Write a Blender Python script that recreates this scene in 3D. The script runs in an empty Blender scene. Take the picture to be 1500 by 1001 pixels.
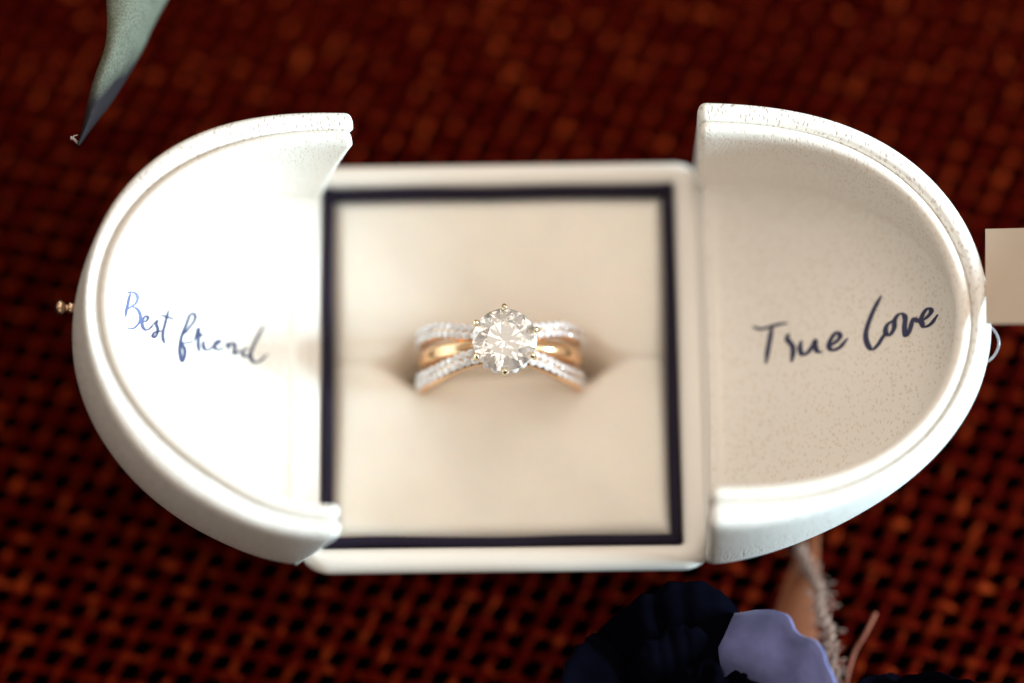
import bpy, bmesh, math, random
from mathutils import Vector, Matrix, noise
random.seed(7)
S = bpy.context.scene
COL = S.collection
# ------------------------------------------------------------------ camera (1 unit = 1 cm)
F_PX = 5000.0; TILT = math.radians(16); ROLL = math.radians(.7); DIST = 42.4
fw = Vector((0, math.sin(TILT), -math.cos(TILT)))
r0 = Vector((1, 0, 0)); u0 = Vector((0, math.cos(TILT), math.sin(TILT)))
RT = r0*math.cos(ROLL) - u0*math.sin(ROLL)
UP = u0*math.cos(ROLL) + r0*math.sin(ROLL)
CAM = Vector((.085, .32, 0)) - fw*DIST
cd = bpy.data.cameras.new('camera'); cam = bpy.data.objects.new('camera', cd); COL.objects.link(cam)
m = Matrix((RT, UP, -fw)).transposed().to_4x4(); m.translation = CAM
cam.matrix_world = m
cd.sensor_width = 36; cd.lens = F_PX/1500*36
cd.clip_start = 1; cd.clip_end = 1000
cd.dof.use_dof = True
cd.dof.focus_distance = (Vector((0, 0, 1.2)) - CAM).dot(fw)
cd.dof.aperture_fstop = .120/(2*1.58)
S.camera = cam
# ------------------------------------------------------------------ light
W = bpy.data.worlds.new('World'); S.world = W; W.use_nodes = True
bg = W.node_tree.nodes['Background']; bg.inputs[1].default_value = 1.0
_w = W.node_tree; _tc = _w.nodes.new('ShaderNodeTexCoord'); _dp = _w.nodes.new('ShaderNodeVectorMath'); _dp.operation = 'DOT_PRODUCT'
_dp.inputs[1].default_value = (.22, .30, .93)          # the room is brightest overhead and towards its windows
_w.links.new(_tc.outputs['Generated'], _dp.inputs[0])
_rp = _w.nodes.new('ShaderNodeValToRGB'); _e = _rp.color_ramp.elements
_e[0].position = 0; _e[0].color = (.03, .021, .017, 1); _e[1].position = .75; _e[1].color = (.50, .41, .325, 1)
_w.links.new(_dp.outputs['Value'], _rp.inputs[0]); _w.links.new(_rp.outputs[0], bg.inputs[0])
def area(name, pos, target, sx, sy, E, colr):
    l = bpy.data.lights.new(name, 'AREA'); l.shape = 'RECTANGLE'; l.size = sx; l.size_y = sy
    p = Vector(pos); d = Vector(target) - p
    l.energy = E*math.pi*d.length_squared; l.color = colr
    o = bpy.data.objects.new(name, l); COL.objects.link(o)
    o.location = p; o.rotation_euler = d.to_track_quat('-Z', 'Y').to_euler()
    return o
AZ, EL = math.radians(-3), math.radians(15)
area('window_light', Vector((math.cos(AZ)*math.cos(EL), math.sin(AZ)*math.cos(EL), math.sin(EL)))*200, (0, 0, 0), 55, 30, 8.0, (.66, .90, 1.0))
for px, py, pz, E_ in ((-60, 40, 150, .20), (45, 105, 120, .42), (-35, -125, 110, .14), (115, -20, 120, .42), (-130, 20, 70, .05), (25, 30, 165, .26), (70, -110, 110, .24), (-30, 140, 80, .20)):
    area('added_fill_lamp', (px, py, pz), (0, 0, 0), 80, 80, E_*1.25, (1, .90, .78))  # unseen soft lamps, added to make the diamond sparkle and fill the shade
S.view_settings.view_transform = 'Standard'; S.view_settings.look = 'None'
S.view_settings.exposure = 0; S.view_settings.gamma = 1
S.render.engine = 'CYCLES'
S.cycles.max_bounces = 16; S.cycles.transmission_bounces = 14; S.cycles.glossy_bounces = 8; S.cycles.diffuse_bounces = 5
S.cycles.sample_clamp_indirect = 6

def bp(px, py, z0=0., mm=0., x0=0., sg=1):
    """point of the plane z = z0 + mm*(sg*x - x0) seen at a pixel of the 1500 px photograph"""
    d = fw + RT*((px-750)/F_PX) - UP*((py-500.5)/F_PX)
    t = (z0 + mm*(sg*CAM.x-x0) - CAM.z)/(d.z - mm*sg*d.x)
    return CAM + d*t

# ------------------------------------------------------------------ helpers
def link(name, me, mat=None, parent=None, smooth=True):
    o = bpy.data.objects.new(name, me); COL.objects.link(o)
    if mat and not me.materials: me.materials.append(mat)
    if parent: o.parent = parent
    if smooth:
        for p in me.polygons: p.use_smooth = True
    return o
def mesh(name, V, Fc):
    me = bpy.data.meshes.new(name); me.from_pydata([tuple(v) for v in V], [], Fc)
    bm = bmesh.new(); bm.from_mesh(me); bmesh.ops.recalc_face_normals(bm, faces=bm.faces); bm.to_mesh(me); bm.free()
    return me
def empty(name, loc=(0, 0, 0)):
    o = bpy.data.objects.new(name, None); COL.objects.link(o); o.location = loc; o.empty_display_size = .3
    return o
def tag(o, label=None, cat=None, group=None, kind=None):
    if label: o['label'] = label
    if cat: o['category'] = cat
    if group: o['group'] = group
    if kind: o['kind'] = kind
    return o
def loft(secs, closed_ring=True, caps=True):
    V = []; Fc = []; n = len(secs[0])
    for s in secs: V += s
    for i in range(len(secs)-1):
        for j in range(n if closed_ring else n-1):
            k = (j+1) % n
            Fc.append((i*n+j, i*n+k, (i+1)*n+k, (i+1)*n+j))
    if caps and closed_ring:
        Fc.append(tuple(range(n))); Fc.append(tuple(range((len(secs)-1)*n, len(secs)*n)))
    return V, Fc
def tube(path, rad, n=8, flat=1.0):
    """round tube along a path; rad may be a function of 0..1"""
    secs = []; L = len(path); up = Vector((0, 0, 1))
    for i, p in enumerate(path):
        p = Vector(p)
        t = (Vector(path[min(i+1, L-1)]) - Vector(path[max(i-1, 0)])).normalized()
        a = t.cross(up)
        if a.length < 1e-3: a = t.cross(Vector((0, 1, 0)))
        a.normalize(); b = a.cross(t)
        r = rad(i/(L-1)) if callable(rad) else rad
        secs.append([p + a*r*math.cos(2*math.pi*k/n) + b*r*flat*math.sin(2*math.pi*k/n) for k in range(n)])
    return loft(secs)
def catmull(pts, m=6):
    P = [Vector(p) for p in pts]; P = [P[0]*2-P[1]] + P + [P[-1]*2-P[-2]]
    out = []
    for i in range(1, len(P)-2):
        for k in range(m):
            t = k/m; a, b, c, d = P[i-1], P[i], P[i+1], P[i+2]
            out.append(.5*((2*b) + (c-a)*t + (2*a-5*b+4*c-d)*t*t + (3*b-a-3*c+d)*t**3))
    out.append(P[-2]); return out
def sm(a, b, x):
    t = max(0, min(1, (x-a)/(b-a))); return t*t*(3-2*t)

# ------------------------------------------------------------------ materials
def M(name, col, rough=.5, metal=0., spec=.5, **kw):
    m = bpy.data.materials.new(name); m.use_nodes = True
    b = m.node_tree.nodes['Principled BSDF']
    b.inputs['Base Color'].default_value = (*col, 1); b.inputs['Roughness'].default_value = rough
    b.inputs['Metallic'].default_value = metal; b.inputs['Specular IOR Level'].default_value = spec
    for k, v in kw.items(): b.inputs[k.replace('_', ' ')].default_value = v
    return m
class N:
    def __init__(s, m): s.t = m.node_tree; s.b = s.t.nodes['Principled BSDF']
    def new(s, ty, **kw):
        n = s.t.nodes.new(ty)
        for k, v in kw.items():
            if k in n.inputs: n.inputs[k].default_value = v
            else: setattr(n, k, v)
        return n
    def l(s, a, b): s.t.links.new(a, b)
    def ramp(s, src, stops):
        r = s.new('ShaderNodeValToRGB'); e = r.color_ramp.elements
        e[0].position, e[0].color = stops[0][0], (*stops[0][1], 1)
        e[1].position, e[1].color = stops[-1][0], (*stops[-1][1], 1)
        for p, c in stops[1:-1]: x = e.new(p); x.color = (*c, 1)
        s.l(src, r.inputs[0]); return r
    def bump(s, h, st, dist, prev=None):
        b = s.new('ShaderNodeBump', Strength=st, Distance=dist); s.l(h, b.inputs['Height'])
        if prev: s.l(prev.outputs[0], b.inputs['Normal'])
        return b

def leather(name, base, pore, rough=.5, scale=11., amount=.25):
    m = M(name, base, rough); n = N(m)
    tc = n.new('ShaderNodeTexCoord')
    nz = n.new('ShaderNodeTexNoise', Scale=3.0, Detail=2.0); n.l(tc.outputs['Object'], nz.inputs['Vector'])
    mx = n.new('ShaderNodeMixRGB', blend_type='ADD'); mx.inputs[0].default_value = .16
    n.l(tc.outputs['Object'], mx.inputs[1]); n.l(nz.outputs['Color'], mx.inputs[2])
    mp = n.new('ShaderNodeMapping'); mp.inputs['Scale'].default_value = (1.7, 1.0, 1.2); mp.inputs['Rotation'].default_value = (0, 0, .35)
    n.l(mx.outputs[0], mp.inputs['Vector'])
    vo = n.new('ShaderNodeTexVoronoi', Scale=scale, Randomness=.9); n.l(mp.outputs[0], vo.inputs['Vector'])
    nz2 = n.new('ShaderNodeTexNoise', Scale=scale*1.6, Detail=3.0); n.l(tc.outputs['Object'], nz2.inputs['Vector'])
    ad = n.new('ShaderNodeMath', operation='MULTIPLY_ADD'); ad.inputs[1].default_value = .45; n.l(nz2.outputs[0], ad.inputs[0]); n.l(vo.outputs['Distance'], ad.inputs[2])
    r = n.ramp(ad.outputs[0], [(.40, (0, 0, 0)), (.62, (1, 1, 1))])
    mc = n.new('ShaderNodeMixRGB'); mc.inputs[1].default_value = (*pore, 1); mc.inputs[2].default_value = (*base, 1)
    n.l(r.outputs[0], mc.inputs[0]); n.l(mc.outputs[0], n.b.inputs['Base Color'])
    b1 = n.bump(r.outputs[0], amount, .03)
    nz3 = n.new('ShaderNodeTexNoise', Scale=45., Detail=3.0); n.l(tc.outputs['Object'], nz3.inputs['Vector'])
    b2 = n.bump(nz3.outputs[0], .15, .02, b1); n.l(b2.outputs[0], n.b.inputs['Normal'])
    return m
def fabric(name, base, rough=.9, scale=60., amount=.3, var=.12, sheen=.3):
    m = M(name, base, rough, spec=.2); n = N(m)
    n.b.inputs['Sheen Weight'].default_value = sheen
    tc = n.new('ShaderNodeTexCoord')
    nz = n.new('ShaderNodeTexNoise', Scale=scale, Detail=3.0); n.l(tc.outputs['Object'], nz.inputs['Vector'])
    n2 = n.new('ShaderNodeTexNoise', Scale=1.4, Detail=4.0); n.l(tc.outputs['Object'], n2.inputs['Vector'])
    lo = tuple(c*(1-var) for c in base); hi = tuple(min(1, c*(1+var)) for c in base)
    r = n.ramp(n2.outputs[0], [(.3, lo), (.7, hi)]); n.l(r.outputs[0], n.b.inputs['Base Color'])
    b = n.bump(nz.outputs[0], amount, .02); n.l(b.outputs[0], n.b.inputs['Normal'])
    return m

LEATHER = leather('white_leather', (.86, .845, .82), (.66, .59, .54), scale=12., amount=.35)
LINING = leather('white_lining_leather', (.84, .80, .75), (.73, .65, .565), rough=.55, amount=.2, scale=15.)
BASEL = leather('base_leather', (.84, .80, .75), (.83, .79, .74), amount=.05)
NAVY = fabric('navy_ribbon', (.010, .006, .020), .7, sheen=0)
CUSH = fabric('cream_velvet', (.84, .785, .715), .95, 50., .25, .03)
CUSH.node_tree.nodes['Principled BSDF'].inputs['Subsurface Weight'].default_value = .35
CUSH.node_tree.nodes['Principled BSDF'].inputs['Subsurface Radius'].default_value = (.30, .12, .05)
CUSH.node_tree.nodes['Principled BSDF'].inputs['Subsurface Scale'].default_value = 1.
INK = M('navy_foil_ink', (.066, .070, .13), .5, 1.)
GOLD = M('rose_gold', (.96, .64, .38), .18, 1.)
PALEGOLD = M('pale_gold', (.93, .80, .55), .15, 1.)
GEM = bpy.data.materials.new('diamond_glass'); GEM.use_nodes = True
_t = GEM.node_tree; _t.nodes.remove(_t.nodes['Principled BSDF'])
_g = _t.nodes.new('ShaderNodeBsdfGlass'); _g.inputs['IOR'].default_value = 2.42; _g.inputs['Roughness'].default_value = 0
_g.inputs['Color'].default_value = (1, 1, 1, 1)
_d = _t.nodes.new('ShaderNodeBsdfDiffuse'); _d.inputs[0].default_value = (.96, .94, .95, 1)
_x = _t.nodes.new('ShaderNodeMixShader'); _x.inputs[0].default_value = .045
_t.links.new(_g.outputs[0], _x.inputs[1]); _t.links.new(_d.outputs[0], _x.inputs[2])
_t.links.new(_x.outputs[0], _t.nodes['Material Output'].inputs[0])
PAVE = M('pave_diamond', (.95, .95, 1.), .08, 0., 1., Transmission_Weight=.25, IOR=2.2)

# ------------------------------------------------------------------ the woven ground
def weave_mat():
    m = M('red_brown_weave', (.10, .016, .006), .7, 0., .01); n = N(m)
    tc = n.new('ShaderNodeTexCoord'); oi = n.new('ShaderNodeObjectInfo')
    ad = n.new('ShaderNodeVectorMath', operation='ADD'); n.l(tc.outputs['Object'], ad.inputs[0]); n.l(oi.outputs['Location'], ad.inputs[1])
    nz = n.new('ShaderNodeTexNoise', Scale=5.0, Detail=2.0); n.l(ad.outputs[0], nz.inputs['Vector'])
    r = n.ramp(nz.outputs[0], [(.30, (.036, .0006, .0003)), (.54, (.070, .0024, .0005)), (.72, (.21, .026, .005))])
    n.l(r.outputs[0], n.b.inputs['Base Color'])
    n2 = n.new('ShaderNodeTexNoise', Scale=30., Detail=2.0); n.l(ad.outputs[0], n2.inputs['Vector'])
    b = n.bump(n2.outputs[0], .4, .03); n.l(b.outputs[0], n.b.inputs['Normal'])
    return m
WEAVE = weave_mat()
ZT = -1.78
tbl = link('table', mesh('table', [(-40, -30, ZT-.3), (40, -30, ZT-.3), (40, 30, ZT-.3), (-40, 30, ZT-.3),
      (-40, -30, ZT-2), (40, -30, ZT-2), (40, 30, ZT-2), (-40, 30, ZT-2)],
      [(0, 1, 2, 3), (4, 5, 6, 7), (0, 1, 5, 4), (1, 2, 6, 5), (2, 3, 7, 6), (3, 0, 4, 7)]),
      M('dark_table', (.0015, .0008, .0006), 1., 0., 0.), smooth=False)
tag(tbl, 'dark table top seen through the holes of the woven mat', kind='structure')
mat_ = tag(empty('woven_mat', (0, 0, ZT)), 'dark red brown open weave mat lying under the ring box', 'mat')
va = Vector((.328, -.066, 0)); vb = Vector((-.147, -.297, 0))
def strand_mesh(name, d, par, NC, wid, thk, amp):
    q = 6; secs = []; side = Vector((-d.y, d.x, 0)).normalized()
    prof = [(-1, -.1), (-.8, .75), (-.48, .62), (-.25, 1), (0, .68), (.25, 1), (.48, .62), (.8, .75), (1, -.1), (0, -1)]
    for i in range(-NC*q, NC*q+1):
        c = math.cos(math.pi*i/q + math.pi*par)
        z = amp*c
        w = wid*(1 + .08*c + .26*math.cos(2*math.pi*i/q))
        p = d*(i/q)
        secs.append([p + side*(w*a) + Vector((0, 0, z + thk*b)) for a, b in prof])
    V, Fc = loft(secs)
    return mesh(name, V, Fc)
NA, NB = 34, 30
ma = [strand_mesh('strand_across', va, k, NA, .054, .034, .045) for k in (0, 1)]
mb = [strand_mesh('strand_down', vb, k, NB, .054, .034, .045) for k in (1, 0)]
for j in range(-26, 27):
    o = link('strand', ma[j % 2], WEAVE, mat_, smooth=False); o.location = vb*j + va*random.uniform(-.05, .05)*0
    o.location.x += random.uniform(-.012, .012); o.location.y += random.uniform(-.014, .014)
for i in range(-30, 31):
    o = link('strand', mb[i % 2], WEAVE, mat_, smooth=False); o.location = va*i
    o.location.x += random.uniform(-.014, .014)
for me in ma+mb:
    for p in me.polygons: p.use_smooth = True

# ------------------------------------------------------------------ the ring box
box = tag(empty('ring_box', (0, 0, ZT)), 'white leather ring box with both rounded lids folded open', 'ring box')
OFF = Vector((0, 0, -ZT))          # children are modelled in world coordinates
def bpart(name, V, Fc, mat, parent=box, smooth=True):
    o = link(name, mesh(name, V, Fc), mat, parent, smooth)
    if parent is box: o.location = OFF
    return o
def rrect(x0, x1, y0, y1, r, z, n=8):
    out = []
    for cx, cy, a0 in ((x1-r, y1-r, 0), (x0+r, y1-r, 90), (x0+r, y0+r, 180), (x1-r, y0+r, 270)):
        for k in range(n+1):
            a = math.radians(a0 + 90*k/n); out.append(Vector((cx+r*math.cos(a), cy+r*math.sin(a), z)))
    return out
BX0, BX1, BY0, BY1 = -2.57, 2.53, -2.57, 2.68
NX0, NX1, NY0, NY1 = -2.27, 2.13, -2.25, 2.37
def ring_profile(prof):
    """prof: list of (inset from the outer outline, z, corner radius)"""
    return [rrect(BX0+i, BX1-i, BY0+i, BY1-i, r, z) for i, z, r in prof]
pr = [(.55, ZT+.01, .3), (.45, ZT+.08, .3), (.3, -1.1, .33), (.10, -.45, .36), (.02, -.26, .38), (0, -.14, .38), (.03, -.05, .36), (.09, -.005, .33), (.16, .005, .3),
      (.24, -.01, .22), (.30, -.05, .14), (.33, -.12, .08), (.34, -.5, .06)]
secs = ring_profile(pr)
for k in range(9, 13):   # shift the inner edge to the trim frame
    i, z, r = pr[k]; e = (i-.30)
    secs[k] = rrect(NX0-.04+e, NX1+.04-e, NY0-.04+e, NY1+.04-e, max(r-.1, .05), z)
secs.append(rrect(NX0+.2, NX1-.2, NY0+.2, NY1-.2, .05, ZT+.3))
V, Fc = loft(secs, caps=True)
base = bpart('box_base', V, Fc, BASEL)
# navy trim: one strip per side, a little uneven as in the picture
def strip(p, q, w, z, seed):
    p = Vector(p); q = Vector(q); d = (q-p).normalized(); s = Vector((-d.y, d.x, 0)); secs = []
    for i in range(41):
        t = i/40; c = p.lerp(q, t) + s*.014*(noise.noise(Vector((t*3, seed, 0)))*2)
        ww = w*(1+.18*noise.noise(Vector((t*2.5, seed+9, 0)))); zz = z + .02*noise.noise(Vector((t*4, seed+5, 0)))
        secs.append([c + s*ww*a + Vector((0, 0, zz+b)) for a, b in ((-1, -.3), (-1, 0), (-.6, .03), (0, .04), (.6, .03), (1, 0), (1, -.3))])
    return loft(secs)
hw = .056
for k, (p, q) in enumerate((((NX0, NY0+hw, 0), (NX1, NY0+hw, 0)), ((NX1-hw, NY0+.001, 0), (NX1-hw, NY1, 0)),
                            ((NX1, NY1-hw, 0), (NX0, NY1-hw, 0)), ((NX0+hw, NY1, 0), (NX0+hw, NY0, 0)))):
    V, Fc = strip(p, q, hw, -.07+.002*k, k*7.3)
    bpart('navy_trim', V, Fc, NAVY)
# cushion: two soft pads that meet in a slot
SLY = .13
def cush_z(x, y):
    dy = y - SLY - .02*math.sin(x*1.3)
    ring = sm(1.75, .9, abs(x+.06))
    z = -.13
    z -= .08*math.exp(-(dy/1.0)**2)
    z -= (.03+.15*ring)*math.exp(-(dy/.42)**2)
    hole = math.exp(-((abs(x+.06)-1.02)/.24)**2)
    z -= (.04+.34*ring+.75*hole)*math.exp(-(dy/(.06+.07*ring+.07*hole))**2)
    ex = min(x-(NX0+.12), (NX1-.12)-x, y-(NY0+.12), (NY1-.12)-y)
    z -= .12*(1-sm(-.02, .18, ex))**2
    z += .035*math.exp(-(((x-.7)*.8+(y+1.0))/.35)**2)*sm(-.2, -1.2, y)*sm(0, 1, x+.2)
    z += .02*noise.noise(Vector((x*.9, y*.9, 3)))
    return z
ys = []; y = NY0+.10
while y < NY1-.10:
    ys.append(y); y += .02 + .05*sm(.25, .9, abs(y-SLY))
ys.append(NY1-.10); nx = 90; V = []; Fc = []
for y in ys:
    for i in range(nx+1):
        x = NX0+.10 + (NX1-NX0-.20)*i/nx; V.append((x, y, cush_z(x, y)))
for j in range(len(ys)-1):
    for i in range(nx):
        a = j*(nx+1)+i; Fc.append((a, a+1, a+nx+2, a+nx+1))
# sides down
n0 = len(V); rim = [i for i in range(nx+1)] + [j*(nx+1)+nx for j in range(1, len(ys))] + [(len(ys)-1)*(nx+1)+i for i in range(nx-1, -1, -1)] + [j*(nx+1) for j in range(len(ys)-2, 0, -1)]
for r_ in rim: V.append((V[r_][0], V[r_][1], -1.3))
L = len(rim)
for k in range(L): Fc.append((rim[k], rim[(k+1) % L], n0+(k+1) % L, n0+k))
bpart('cushion', V, Fc, CUSH)

# ---- lids: D shaped shells whose wall is deep at the hinge and shallow at the far end
def fit(c, ph): return c[0]+c[1]*math.cos(2*ph)+c[2]*math.cos(4*ph)+c[3]*math.sin(ph)+c[4]*math.sin(3*ph)
LIDS = dict(
 left=dict(sg=-1, rim=(.12, 2.05, 1.9), back=(.6, -.15, 2.58), yc=.1,
   ro=(1.9, [2.8636, .2122, -.0256, -.0288, .0465]), g=(1.9, [2.6191, .2351, .0193, -.0212, .06]),
   b=(2.56, [2.524, .092, .009, 0, 0]), inner=(.60, .09, 2.58)),
 right=dict(sg=1, rim=(-.09, 2.1, 2.45), back=(.4, -.1, 2.52), yc=.1,
   ro=(2.45, [2.9595, .3415, .0093, .0403, .0629]), g=(2.45, [2.7361, .3828, -.006, .0157, .0044]),
   b=(2.52, [2.834, .379, .072, 0, 0]), inner=(.40, .10, 2.52)))
def plane(pl, u): return pl[1] + pl[0]*(u-pl[2])
class Lid:
    def __init__(s, d): s.__dict__.update(d)
    def shear(s, u, v): return -.15*max(0, min(1, -v/2.2))*sm(3.6, 2.2, u)*-1 if s.sg < 0 else 0
    def P(s, u, v, z):
        u += s.shear(u, v)
        return Vector((s.sg*u, v, z))
    def curve(s, key, ph):
        uc, c = getattr(s, key); r = fit(c, ph); yc = s.yc if key != 'b' else 0.0
        return uc + r*math.cos(ph), yc + r*math.sin(ph)
    def inward(s, key, ph, d):
        e = .01; a = s.curve(key, ph-e); b = s.curve(key, ph+e); c = s.curve(key, ph)
        t = Vector((b[0]-a[0], b[1]-a[1])).normalized()
        return c[0]-t.y*d, c[1]+t.x*d
    def floor_edge(s, ph):
        """plan outline of the panel: between the groove curve and the back curve"""
        g = s.inward('g', ph, .26); b = s.inward('b', ph, .30)
        k = .35
        return g[0]*k+b[0]*(1-k), g[1]*k+b[1]*(1-k)
    def base_z(s, u):
        d = u-s.inner[2]; w = .30
        return s.inner[1] + (s.inner[0]*(d-w*(1-math.exp(-d/w))) if d > 0 else .3*d)
    def floor_z(s, u, v):
        uc = s.inner[2]; ph = math.atan2(v-.03, max(u-uc, 1e-4))
        e = s.floor_edge(max(-1.5707, min(1.5707, ph)))
        R = math.hypot(e[0]-uc, e[1]-.03); r = math.hypot(u-uc, v-.03)
        fr = .42; x = max(0, min(fr*.999, r-(R-fr)))
        up = (fr - math.sqrt(fr*fr-x*x))*.75
        return s.base_z(u) + up
def build_lid(key, label):
    L = Lid(LIDS[key]); n = 96
    shell = []; lip = []
    for i in range(n+1):
        ph = -math.pi/2 + math.pi*i/n
        ro = L.curve('ro', ph); g = L.curve('g', ph); b = L.curve('b', ph); bi = L.inward('b', ph, .22); fe = L.floor_edge(ph)
        zr = lambda u: plane(L.rim, u); zb = lambda u: plane(L.back, u)
        # outward direction in plan
        ox, oy = ro[0]-g[0], ro[1]-g[1]; l_ = math.hypot(ox, oy); ox /= l_; oy /= l_
        def at(p, d, z): return L.P(p[0]+ox*d, p[1]+oy*d, z)
        top = zr(ro[0]); bot = zb(b[0])
        def mixp(t, d=0.):   # point on the outer wall, t=0 at back, 1 at rim, slightly bellied
            u = b[0]*(1-t)+ro[0]*t; v = b[1]*(1-t)+ro[1]*t; z = bot*(1-t)+(top-.10)*t
            bel = .05*math.sin(math.pi*t)
            return L.P(u+ox*(bel+d), v+oy*(bel+d), z)
        zg = zr(g[0])
        sec = [at(bi, 0, zb(bi[0])-.02), at(b, -.08, bot-.03), at(b, -.01, bot+.02), mixp(.1), mixp(.3), mixp(.5), mixp(.7), mixp(.88), mixp(1.0),
               at(ro, -.02, top-.04), at(ro, -.07, top), at(g, .10, zg+.01), at(g, .04, zg-.012), at(g, .008, zg-.06), at(g, .004, zg-.16),
               at(bi, -.02, max(zb(bi[0])+.15, zb(bi[0])*.5+zg*.5-.3))]
        shell.append(sec)
        # inner lip and wall of the lining
        fz = L.floor_z(*fe)
        w = .20
        lt = zg + .015
        dz = lt-fz
        k1 = .22*min(1, dz/1.0)
        def inn(t):  # t 0 = lip inner edge, 1 = floor edge
            gu, gv = L.inward('g', ph, w); return gu*(1-t)+fe[0]*t, gv*(1-t)+fe[1]*t
        p0 = L.inward('g', ph, .008); p1 = L.inward('g', ph, .04); p2 = L.inward('g', ph, .10); p3 = L.inward('g', ph, .165)
        q = lambda p, z: L.P(p[0], p[1], z)
        sec = [q(p0, lt-.2), q(p0, lt-.07), q(p1, lt-.012), q(p2, lt+.005), q(p3, lt-.03), q(inn(0), lt-.02-.13*min(1, dz)),
               q(inn(.15), lt-.13-.25*dz*.5), q(inn(.5), fz+dz*.52), q(inn(.85), fz+dz*.2), q(inn(1.0), fz+.0), q(L.inward('b', ph, .24), plane(L.back, b[0])+.0)]
        lip.append(sec)
    def rounded(secs, ext, nround=7):
        """swell both open ends into soft rounded caps"""
        out = []
        for end in (0, -1):
            s0 = secs[end]; s1 = secs[end+(1 if end == 0 else -1)]
            d = sum((a-b for a, b in zip(s0, s1)), Vector())/len(s0); d.z = 0; d = Vector((-L.sg, 0, 0))
            c = sum(s0, Vector())/len(s0); caps = []
            for k in range(1, nround+1):
                a = math.pi/2*k/nround
                f = math.cos(a)*.9+.1 if k < nround else .1
                cs = []
                for p in s0:
                    cc = Vector((p.x, c.y, p.z))     # shrink thickness more than height
                    q_ = p.copy()
                    q_.y = c.y + (p.y-c.y)*(f)
                    zt = max(v_.z for v_ in s0); zb_ = min(v_.z for v_ in s0)
                    rr = .16*(1-f)
                    q_.z = min(p.z, zt-rr) if p.z > (zt+zb_)/2 else max(p.z, zb_+rr*.5)
                    cs.append(q_ + d*ext*math.sin(a))
                caps.append(cs)
            out.append(caps)
        return list(reversed(out[0])) + secs + out[1]
    par = bpart('lid', *loft(rounded(shell, .10)), LEATHER)
    tag(par, label)
    lip = rounded(lip, .09)
    V, Fc = loft(lip)
    # floor panel, polar grid from the hinge middle
    nr, off = 44, len(V); uc = L.inner[2]
    V.append(L.P(uc, .03, L.base_z(uc)))
    for i in range(n+1):
        ph = -math.pi/2 + math.pi*i/n; e = L.floor_edge(ph)
        for k in range(1, nr+1):
            t = k/nr; t = 1-(1-t)**1.5
            u = uc+(e[0]-uc)*t; v = .03+(e[1]-.03)*t
            V.append(L.P(u, v, L.floor_z(u, v)))
    for i in range(n):
        a = off+1+i*nr; b = a+nr
        Fc.append((off, a, b))
        for k in range(nr-1): Fc.append((a+k, a+k+1, b+k+1, b+k))
    # back plate
    o2 = len(V); V.append(L.P(uc, 0, plane(L.back, uc)-.02))
    for i in range(n+1):
        ph = -math.pi/2 + math.pi*i/n; e = L.inward('b', ph, .18)
        V.append(L.P(max(e[0], uc), e[1], plane(L.back, e[0])-.02))
    for i in range(n): Fc.append((o2, o2+1+i, o2+2+i))
    me = mesh('lining', V, Fc); o = link('lining', me, LINING, par)
    return L, par
left, left_o = build_lid('left', 'lid on the side of the metal knob, brightly lit, reading Best friend')
right, right_o = build_lid('right', 'shaded lid beside the cream card, reading True love')
# hinge strips (soft leather fold between base and lids)
for L, x0 in ((left, BX0), (right, BX1)):
    secs = []
    for i in range(25):
        y = -2.3 + 4.6*i/24
        e = L.sg
        pz = lambda u: L.base_z(u) + .006
        secs.append([Vector((e*u, y, z)) for u, z in ((2.40, -.12), (2.40, .002), (2.46, .02), (2.52, .7*pz(2.54)), (2.58, pz(2.58)), (2.66, pz(2.66)), (2.68, pz(2.68)-.02), (2.56, -.2))])
    V, Fc = loft(secs); bpart('hinge_strip', V, Fc, BASEL)

# knob of the left lid
def lathe(prof, axis, org, n=24):
    ax = Vector(axis).normalized(); a = ax.orthogonal().normalized(); b = ax.cross(a); org = Vector(org)
    return loft([[org + ax*h + (a*math.cos(2*math.pi*k/n)+b*math.sin(2*math.pi*k/n))*r for k in range(n)] for h, r in prof])
kc = bp(106, 452, 1.45)
V, Fc = lathe([(-.1, .06), (0, .065), (.03, .075), (.045, .055), (.06, .045), (.075, .06), (.10, .088), (.13, .095), (.165, .08), (.185, .04), (.19, .005)], (-1, 0, .15), kc)
V = [kc + (Vector(v)-kc)*1.15 for v in V]
o = link('knob', mesh('knob', V, Fc), M('knob_gold', (.62, .43, .30), .25, 1.), left_o)

# ---- lettering: pen strokes lying on the panels
def stroke_mesh(Lid_, strokes, conv, thin, thick):
    V = []; Fc = []
    for st in strokes:
        P2 = catmull([Vector((*conv(*p), 0)) for p in st], 7); m_ = len(P2); off = len(V)
        for i, p in enumerate(P2):
            d = (P2[min(i+1, m_-1)]-P2[max(i-1, 0)]).normalized()
            dn = max(0, abs(d.y)*.9 + d.x*d.y*.4)
            w = (thin + (thick-thin)*min(1, dn)**1.6)*.5
            w *= .45+.55*min(1, min(i, m_-1-i)/5)
            nn = Vector((-d.y, d.x, 0))
            for s_ in (-1, 1):
                q = p + nn*w*s_
                z = 1.0
                for _ in range(6):
                    X = bp(q.x, q.y, z)
                    uu = Lid_.sg*X.x
                    if Lid_.sg < 0:
                        for __ in range(3): uu = -X.x - Lid_.shear(uu, X.y)
                    z = Lid_.floor_z(uu, X.y) + .007
                V.append(bp(q.x, q.y, z))
        for i in range(m_-1):
            a = off+2*i; Fc.append((a, a+1, a+3, a+2))
    return V, Fc
BF = lambda x, y: (150+x/5.357, 400+y/5.357)
TL = lambda x, y: (1080+x/4.6875, 410+y/4.6875)
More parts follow.
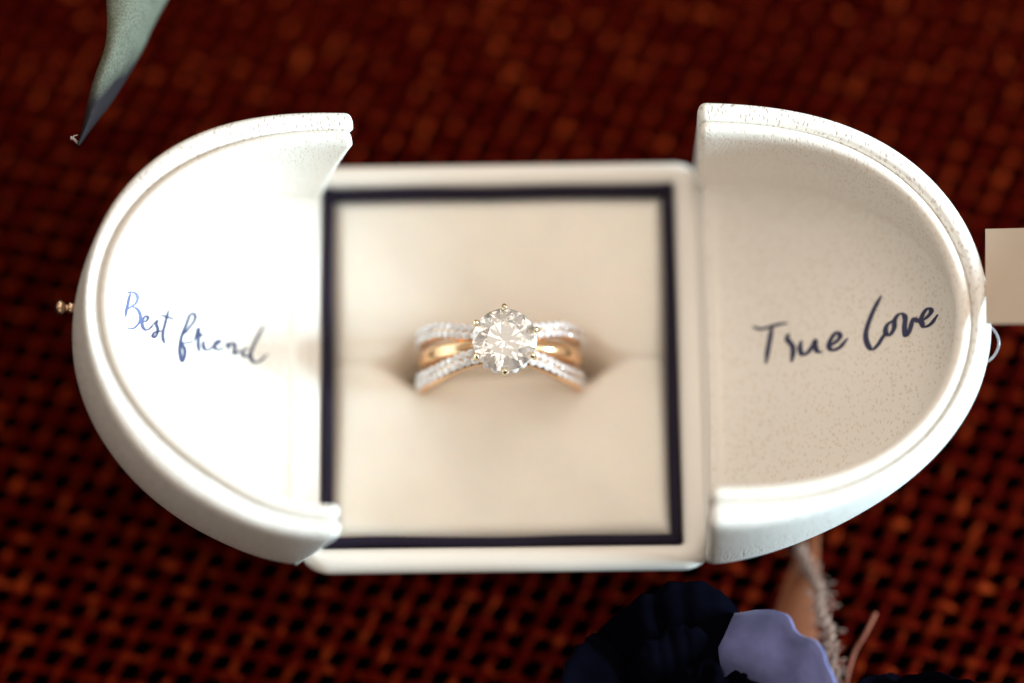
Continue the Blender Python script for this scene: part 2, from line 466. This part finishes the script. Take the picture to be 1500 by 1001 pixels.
words = [
 (left, left_o, BF, 2.5, 5.2, [[(222,158),(210,200),(200,250),(190,290),(183,345)], [(188,160),(230,150),(265,165),(278,200),(262,240),(232,262),(190,290)], [(232,262),(275,285),(298,330),(295,380),(265,420),(235,438),(195,436)],
   [(318,385),(345,378),(360,352),(342,338),(320,365),(314,410),(330,440),(350,448),(380,430),(402,400)],
   [(402,400),(434,372),(424,402),(436,440),(430,480),(410,508),(396,490),(412,465),(445,460),(472,452)],
   [(522,288),(505,350),(490,410),(478,460),(476,510),(490,556)], [(442,326),(490,340),(530,352),(568,368)]]),
 (left, left_o, BF, 2.9, 5.8, [[(612,498),(650,468),(690,420),(725,370),(728,332),(708,315),(685,335),(665,390),(640,450),(620,510),(610,570),(610,630),(628,695),(646,650),(646,595),(622,552),(680,548),(722,530)],
   [(722,530),(742,480),(755,432),(758,480),(752,560),(762,622)], [(754,520),(772,482),(788,500)],
   [(795,528),(793,570),(808,602),(840,600),(872,570)],
   [(872,572),(908,556),(924,536),(902,532),(880,562),(888,595),(920,602),(955,580)],
   [(958,570),(985,555),(985,605)], [(985,600),(1002,560),(1028,550),(1040,580),(1034,632),(1060,625),(1085,600)],
   [(1150,590),(1118,600),(1100,630),(1115,655),(1145,650),(1165,620)], [(1268,412),(1225,490),(1190,560),(1165,625),(1166,670),(1195,702),(1240,690),(1295,636)]]),
 (right, right_o, TL, 4.2, 8.6, [[(105,322),(160,338),(220,325),(290,305),(345,298)], [(242,305),(225,400),(210,480),(196,575)],
   [(356,368),(343,408),(378,455),(382,505),(370,565)], [(343,408),(372,420)],
   [(442,418),(430,470),(446,512),(482,500),(520,450),(535,418),(535,460),(552,492),(585,495)],
   [(620,462),(682,422),(706,385),(680,364),(648,400),(628,450),(650,482),(702,465),(758,402)]]),
 (right, right_o, TL, 3.2, 8.8, [[(990,108),(950,180),(910,270),(882,370),(893,440),(925,478),(962,450),(1000,392),(1022,365)],
   [(1080,272),(1030,310),(1018,358),(1045,380),(1075,335),(1080,280),(1100,245),(1130,228)],
   [(1130,228),(1152,260),(1148,330),(1157,384),(1182,350),(1200,290),(1214,266),(1240,285),(1264,290)],
   [(1264,286),(1310,250),(1332,214),(1308,198),(1278,230),(1262,280),(1284,322),(1330,302),(1378,238)]]),
]
for Lid_, par, conv, a, b, st in words:
    V, Fc = stroke_mesh(Lid_, st, conv, a, b)
    o = link('lettering', bpy.data.meshes.new('lettering'), INK, par)
    o.data.from_pydata([tuple(v) for v in V], [], Fc)
    tag(o, {BF: 'blue handwritten word of Best friend', TL: 'navy handwritten word of True love'}[conv])

# ------------------------------------------------------------------ the ring
RZ = -.22; RR = .965
ring = tag(empty('diamond_ring', (-.065, .13, RZ)), 'rose gold ring with a round diamond and pavé bands, standing in the cushion slot', 'ring')
ring.rotation_euler = (math.radians(4.5), 0, 0)
def arc_pt(th, R, y=0.): return Vector((R*math.sin(th), y, R*math.cos(th)))
def band(yfun, w, t, R, th0, th1, n, closed=False):
    secs = []
    for i in range(n+1):
        th = th0 + (th1-th0)*i/n; y = yfun(th)
        secs.append([arc_pt(th, R+t*b, y+w*a) for a, b in ((-1, -.8), (-1, .2), (-.75, .75), (-.3, 1), (.3, 1), (.75, .75), (1, .2), (1, -.8), (0, -1))])
    return loft(secs)
V, Fc = band(lambda t: 0, .095, .055, RR, math.radians(-180), math.radians(180), 120)
link('band', mesh('band', V, Fc), GOLD, ring)
# brilliant-cut stone, girdle radius 1, table up
def brilliant(n=8):
    V = []; Fc = []
    tb = .56; ht = .33; gi = .03; pv = .86
    T = [Vector((tb*math.cos(2*math.pi*k/n), tb*math.sin(2*math.pi*k/n), ht)) for k in range(n)]
    K = [Vector((.80*math.cos(2*math.pi*(k+.5)/n), .80*math.sin(2*math.pi*(k+.5)/n), ht*.56)) for k in range(n)]
    G = [Vector((math.cos(2*math.pi*k/(2*n)), math.sin(2*math.pi*k/(2*n)), gi)) for k in range(2*n)]
    G2 = [Vector((g.x, g.y, -gi)) for g in G]
    Pm = [Vector((.22*math.cos(2*math.pi*(k+.5)/n), .22*math.sin(2*math.pi*(k+.5)/n), -pv*.80)) for k in range(n)]
    C = [Vector((0, 0, -pv))]
    V = T+K+G+G2+Pm+C
    t, k_, g, g2, p, c = 0, n, 2*n, 4*n, 6*n, 7*n
    Fc.append(tuple(range(n)))
    for k in range(n):
        k1 = (k+1) % n; km = (k-1) % n
        Fc.append((t+k, t+k1, k_+k))                               # star
        Fc.append((t+k, k_+k, g+2*k, k_+km))                       # kite (bezel)
        Fc.append((k_+k, g+2*k, g+2*k+1)); Fc.append((k_+k, g+2*k+1, g+(2*k+2) % (2*n)))   # upper halves
        Fc.append((g2+2*k, g2+2*k+1, p+k)); Fc.append((g2+2*k+1, g2+(2*k+2) % (2*n), p+k)) # lower halves
        Fc.append((g2+2*k, p+k, c, p+km))                          # pavilion mains
    for k in range(2*n):
        k1 = (k+1) % (2*n); Fc.append((g+k, g+k1, g2+k1, g2+k))
    return V, Fc
bV, bF = brilliant()
ga = 0.390; GZ = 1.15-RZ
me = mesh('diamond', [v*ga for v in bV], bF)
dia = link('diamond', me, GEM, ring, smooth=False); dia.location = (.06, -.01, GZ); dia.rotation_euler = (0, 0, .12)
# basket and prongs
HC = Vector((.06, -.01, 0))
for k in range(6):
    a = math.radians(90+60*k + (0, -1, 2, 0, -2, -14)[k]); d = Vector((math.cos(a), math.sin(a), 0))
    path = [HC + d*.12 + Vector((0, 0, RR-.02)), HC + d*.24 + Vector((0, 0, GZ-.28)), HC + d*.375 + Vector((0, 0, GZ-.08)), HC + d*.425 + Vector((0, 0, GZ+.0)), HC + d*.415 + Vector((0, 0, GZ+.055)), HC+d*.375+Vector((0, 0, GZ+.085))]
    V, Fc = tube(catmull(path, 5), lambda t: .026+.012*sm(.75, .92, t), 8)
    link('prong', mesh('prong', V, Fc), PALEGOLD, ring)
def torus(R, r, z, n=48, m_=8):
    V = []; Fc = []
    for i in range(n):
        for j in range(m_):
            a = 2*math.pi*i/n; b = 2*math.pi*j/m_
            V.append(HC + Vector(((R+r*math.cos(b))*math.cos(a), (R+r*math.cos(b))*math.sin(a), z+r*math.sin(b))))
            Fc.append((i*m_+j, ((i+1) % n)*m_+j, ((i+1) % n)*m_+(j+1) % m_, i*m_+(j+1) % m_))
    return V, Fc
V, Fc = torus(.30, .035, GZ-.27); link('gallery_ring', mesh('gallery_ring', V, Fc), GOLD, ring)
pm = mesh('pave_stone', [v*.055 for v in bV], bF)
for k in range(18):
    a = 2*math.pi*(k+.5)/18; o = link('halo_stone', pm, PAVE, ring, smooth=False)
    o.location = HC + Vector((math.cos(a)*.335, math.sin(a)*.335, GZ-.215)); o.rotation_euler = (0, math.radians(35), a)
# pavé arms
def arm_y(side, th):
    a = abs(math.degrees(th))
    return (.175+.095*sm(15, 55, a)) if side > 0 else -(.13+.155*sm(12, 62, a))
bead = None
for sx in (-1, 1):
    for sy in (-1, 1):
        V, Fc = band(lambda t: arm_y(sy, t), .105, .06, RR, sx*math.radians(9), sx*math.radians(96), 40)
        arm = link('pave_band', mesh('pave_band', V, Fc), GOLD, ring)
        for row in (-1, 1):
            for k in range(13):
                th = sx*(math.radians(17 + (3 if row > 0 else 0)) + k*.098)
                o = link('pave_stone', pm, PAVE, arm, smooth=False)
                o.location = arc_pt(th, RR+.068, arm_y(sy, th)+row*.050)
                o.rotation_euler = (row*-.1, th, random.uniform(0, .7))
                o.scale = (.95, .95, .95)

# ------------------------------------------------------------------ cream card and its thin loop (right edge)
CARD = fabric('cream_card', (.54, .45, .37), .8, 80., .15, .02, 0.)
c0 = bp(1443, 335, 1.50); c1 = bp(1443, 474, 1.93)
w = c1-c0; dirx = Vector((math.cos(math.radians(25)), -.125, math.sin(math.radians(25))))
ct = .035; nrm = dirx.cross(w.normalized()); nrm = nrm if nrm.z < 0 else -nrm
V = []
for dz in (0, ct):
    for a, b in ((0, 0), (0, 1), (1, 1), (1, 0)):
        V.append(c0 + dirx*(1.3*a) + w*b + nrm*dz)
card = link('paper_card', mesh('paper_card', V, [(0, 1, 2, 3), (4, 5, 6, 7), (0, 1, 5, 4), (1, 2, 6, 5), (2, 3, 7, 6), (3, 0, 4, 7)]), CARD, smooth=False)
bv = card.modifiers.new('b', 'BEVEL'); bv.width = .01; bv.segments = 2
tag(card, 'plain cream card propped up against the end of the shaded lid', 'card')
pts = [bp(1440, 474, 1.45), bp(1452, 480, 1.45), bp(1461, 492, 1.42), bp(1463, 506, 1.4), bp(1457, 520, 1.35), bp(1445, 531, 1.3), bp(1425, 540, .9)]
V, Fc = tube(catmull(pts, 6), .017, 8)
lp = link('thread_loop', mesh('thread_loop', V, Fc), M('clear_nylon', (.38, .35, .38), .25, 0., .6, Transmission_Weight=.3))
tag(lp, 'thin pale loop of nylon curling beside the shaded lid below the card', 'loop')

# ------------------------------------------------------------------ fabric leaf (top left)
def leaf_mat():
    m = M('leaf_fabric', (.2, .25, .2), .85, spec=.2); n = N(m)
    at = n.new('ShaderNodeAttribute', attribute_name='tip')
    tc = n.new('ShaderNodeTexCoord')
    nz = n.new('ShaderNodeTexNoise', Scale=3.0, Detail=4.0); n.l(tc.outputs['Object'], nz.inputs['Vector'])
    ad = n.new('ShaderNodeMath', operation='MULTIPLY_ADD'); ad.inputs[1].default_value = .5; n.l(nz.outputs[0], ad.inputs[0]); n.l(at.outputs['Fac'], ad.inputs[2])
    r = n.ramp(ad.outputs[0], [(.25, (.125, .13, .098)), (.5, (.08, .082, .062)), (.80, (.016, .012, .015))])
    mu = n.new('ShaderNodeTexNoise', Scale=38., Detail=4.0, Roughness=.7); n.l(tc.outputs['Object'], mu.inputs['Vector'])
    mc = n.new('ShaderNodeMixRGB', blend_type='MULTIPLY'); mc.inputs[0].default_value = .8
    rr = n.ramp(mu.outputs[0], [(.35, (.5, .5, .5)), (.65, (1.3, 1.3, 1.3))])
    n.l(r.outputs[0], mc.inputs[1]); n.l(rr.outputs[0], mc.inputs[2]); n.l(mc.outputs[0], n.b.inputs['Base Color'])
    b = n.bump(mu.outputs[0], .25, .01); n.l(b.outputs[0], n.b.inputs['Normal'])
    return m
LE = [(168, -330), (172, -240), (170, -160), (164, -90), (159, -40), (156, 0), (157, 30), (155, 60), (150, 80), (141, 105), (133, 130), (126, 160), (120, 188), (113, 212)]
RE = [(176, -330), (262, -240), (300, -160), (292, -90), (268, -40), (246, 0), (236, 18), (222, 45), (212, 68), (196, 98), (182, 122), (163, 152), (140, 182), (117, 214)]
V = []; Fc = []; tipv = []; nt = 12
Ls = catmull([Vector((*p, 0)) for p in LE], 5); Rs = catmull([Vector((*p, 0)) for p in RE], 5)
for i, (a, b) in enumerate(zip(Ls, Rs)):
    s_ = i/(len(Ls)-1)
    for k in range(nt+1):
        t = k/nt; p = a.lerp(b, t)
        z = 2.05 + .25*(1-s_)+ .10*math.sin(t*math.pi) - .85*t**2*(.35+.65*math.sin(math.pi*min(1, s_*1.02)))
        z += .02*noise.noise(Vector((i*.15, t*3, 0)))
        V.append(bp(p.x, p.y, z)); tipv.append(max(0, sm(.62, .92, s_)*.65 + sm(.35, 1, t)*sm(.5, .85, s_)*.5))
for i in range(len(Ls)-1):
    for k in range(nt):
        a = i*(nt+1)+k; Fc.append((a, a+1, a+nt+2, a+nt+1))
me = mesh('leaf_blade', V, Fc)
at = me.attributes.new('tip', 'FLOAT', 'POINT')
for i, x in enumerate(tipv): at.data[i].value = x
leaf = tag(empty('fabric_leaf', bp(172, -335, 2.2)), 'grey green cloth leaf with a dark pointed tip hanging in from the upper left', 'leaf')
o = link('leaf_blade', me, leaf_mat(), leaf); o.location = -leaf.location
sl = o.modifiers.new('s', 'SOLIDIFY'); sl.thickness = .02
V, Fc = tube(catmull([bp(172, -325, 2.28), bp(178, -420, 2.1), bp(200, -520, 1.2), bp(220, -600, -.4), bp(235, -660, ZT+.06)], 6), .05, 8)
o = link('stem', mesh('stem', V, Fc), M('stem_green', (.08, .11, .06), .7), leaf); o.location = -leaf.location
# frayed threads at the tip
V = []; Fc = []
for k in range(3):
    p = bp(113+random.uniform(-2, 3), 208+random.uniform(-4, 4), 2.05)
    q = [p, p+Vector((random.uniform(-.06, .01), random.uniform(-.01, .06), .02)), p+Vector((random.uniform(-.09, .02), random.uniform(.0, .09), .0))]
    v, f = tube(catmull(q, 4), .004, 5); f = [tuple(i+len(V) for i in x) for x in f]; V += v; Fc += f
o = link('frayed_threads', mesh('frayed_threads', V, Fc), M('pale_thread', (.75, .68, .66), .8), leaf); o.location = -leaf.location

# ------------------------------------------------------------------ dark fabric roses (bottom)
PET = fabric('shaded_petal_velvet', (.0015, .0015, .0035), 1., 30., .3, .3, 0.)  # navy taken near black: the petals' shade is put into their colour
PET.node_tree.nodes['Principled BSDF'].inputs['Specular IOR Level'].default_value = 0.
PETL = fabric('lit_petal_satin', (.17, .185, .42), .5, 25., .15, .45, .2)  # paler blue stands for window light falling on this petal
def petal(org, ang, w, h, r0_, r1_, curl, seed, blue=False):
    V = []; Fc = []; na, nh = 34, 18
    for j in range(nh+1):
        t = j/nh
        for i in range(na+1):
            a = -1+2*i/na
            edge = (1-abs(a)**2.6)
            hh = h*t*(.55+.45*edge) + .03*noise.noise(Vector((a*3, t*3, seed)))
            rr = -.05*math.exp(-((a-.25)/.12)**2)*t + r0_+(r1_-r0_)*t**.8 + curl*sm(.6, 1, t)*t + .05*noise.noise(Vector((a*2.5, t*2, seed+4)))*t + (.015 if blue else .045)*t*t*noise.noise(Vector((a*8, t*2, seed+14)))
            th = ang + a*w*(.35+.65*math.sin(math.pi*min(1, .18+t*.62)))
            zz = hh - curl*.55*sm(.7, 1, t) + .05*t*noise.noise(Vector((a*4, seed, 7))) - .10*math.exp(-((a-.25)/.12)**2)*t
            V.append(Vector((rr*math.cos(th), rr*math.sin(th), zz)))
    for j in range(nh):
        for i in range(na):
            a = j*(na+1)+i; Fc.append((a, a+1, a+na+2, a+na+1))
    return V, Fc
def rose(loc, rot, sc, blue, label, seed, spec):
    rt = tag(empty('fabric_rose', loc), label, 'flower'); rt.rotation_euler = rot; rt.scale = (sc,)*3
    for k, (ang, w, h, a, b, c) in enumerate(spec):
        V, Fc = petal(None, math.radians(ang), w, h, a, b, c, seed+k*3.1, k in blue)
        o = link('petal', mesh('petal', V, Fc), PETL if k in blue else PET, rt)
        if k in blue: tag(o, 'petal coloured pale blue as if lit by the window')
        s_ = o.modifiers.new('s', 'SOLIDIFY'); s_.thickness = .03
    V, Fc = tube([(0, 0, -.1), (0, 0, .5), (0, 0, 1.2)], lambda t: .25-.12*t, 12)
    link('flower_centre', mesh('flower_centre', V, Fc), PET, rt)
    return rt
sp = [(32, 1.0, 2.05, .25, 1.17, .26)]
for k in range(1, 6): sp.append((k*60+40, .75, 1.75+.1*(k % 2), .25, 1.25-(.4 if k == 5 else 0), .28))
for k in range(5): sp.append((k*72+35, .8, 1.85-(.2 if k in (0, 4) else 0), .2, .85-(.3 if k in (0, 4) else 0), .2))
for k in range(4): sp.append((k*90, .9, 1.9, .15, .5, .12))
rose(Vector((2.15, -4.82, -1.05)), (math.radians(-6), math.radians(4), 0), 1.14, (0,), 'large dark navy cloth rose with one petal coloured as if lit at the bottom edge', 3., sp)
rose(Vector((4.95, -5.34, -1.6)), (0, 0, .5), 1.0, (), 'smaller black cloth rose in the bottom right corner', 41., sp)

# ------------------------------------------------------------------ rust ribbon, twine, filament
RB_ = fabric('rust_ribbon', (.20, .05, .012), .7, 40., .2, .15, .2)
secs = []
for i in range(30):
    t = i/29; l_ = bp(1182-75*t, 770+200*t, -1.55+.25*math.sin(t*3)); r_ = bp(1200-4*t, 770+200*t, -1.5+.2*math.sin(t*3+.6))
    row = [l_.lerp(r_, k/8) + Vector((0, 0, .06*math.sin(k/8*math.pi))) for k in range(9)]
    secs.append(row + [p - Vector((0, 0, .03)) for p in reversed(row)])
V, Fc = loft(secs)
tag(link('ribbon', mesh('ribbon', V, Fc), RB_), 'rust brown ribbon running from under the lid to the dark rose', 'ribbon')
TW = M('jute_twine', (.30, .19, .15), .9)
tw = tag(empty('twine', bp(1190, 840, -1.5)), 'frayed pale twine lying beside the rust ribbon', 'twine')
path = catmull([bp(1172, 800, -1.3), bp(1186, 835, -1.2), bp(1200, 862, -1.05), bp(1202, 895, -1.0), bp(1214, 925, -.9), bp(1216, 960, -.9), bp(1228, 1010, -.9)], 10)
for ph in (0, 2.1, 4.2):
    P = [p + Vector((math.cos(ph+i*.5), math.sin(ph+i*.5)*.7, math.sin(ph+i*.5)*.7))*.05 for i, p in enumerate(path)]
    V, Fc = tube(P, .035, 7); o = link('strand', mesh('twine_ply', V, Fc), TW, tw); o.location = -tw.location
V = []; Fc = []
for k in range(110):
    p = random.choice(path[4:]); d = Vector((random.uniform(-1, 1), random.uniform(-1, 1), random.uniform(-.3, 1))).normalized()
    l_ = random.uniform(.08, .32); q = [p, p+d*l_*.5+Vector((0, 0, .02)), p+d*l_+Vector((random.uniform(-.06, .06), random.uniform(-.06, .06), 0))]
    v, f = tube(catmull(q, 3), .007, 4); f = [tuple(i+len(V) for i in x) for x in f]; V += v; Fc += f
o = link('fibres', mesh('fibres', V, Fc), TW, tw); o.location = -tw.location; tag(o, kind='stuff')
V, Fc = tube(catmull([bp(1283, 898, -.9), bp(1268, 928, -.9), bp(1252, 955, -1.0), bp(1243, 985, -1.0), bp(1235, 1020, -1.1)], 6), .022, 6)
tag(link('loose_thread', mesh('loose_thread', V, Fc), M('rust_thread', (.28, .08, .045), .8)), 'single rust coloured thread sticking out above the smaller black rose', 'thread')
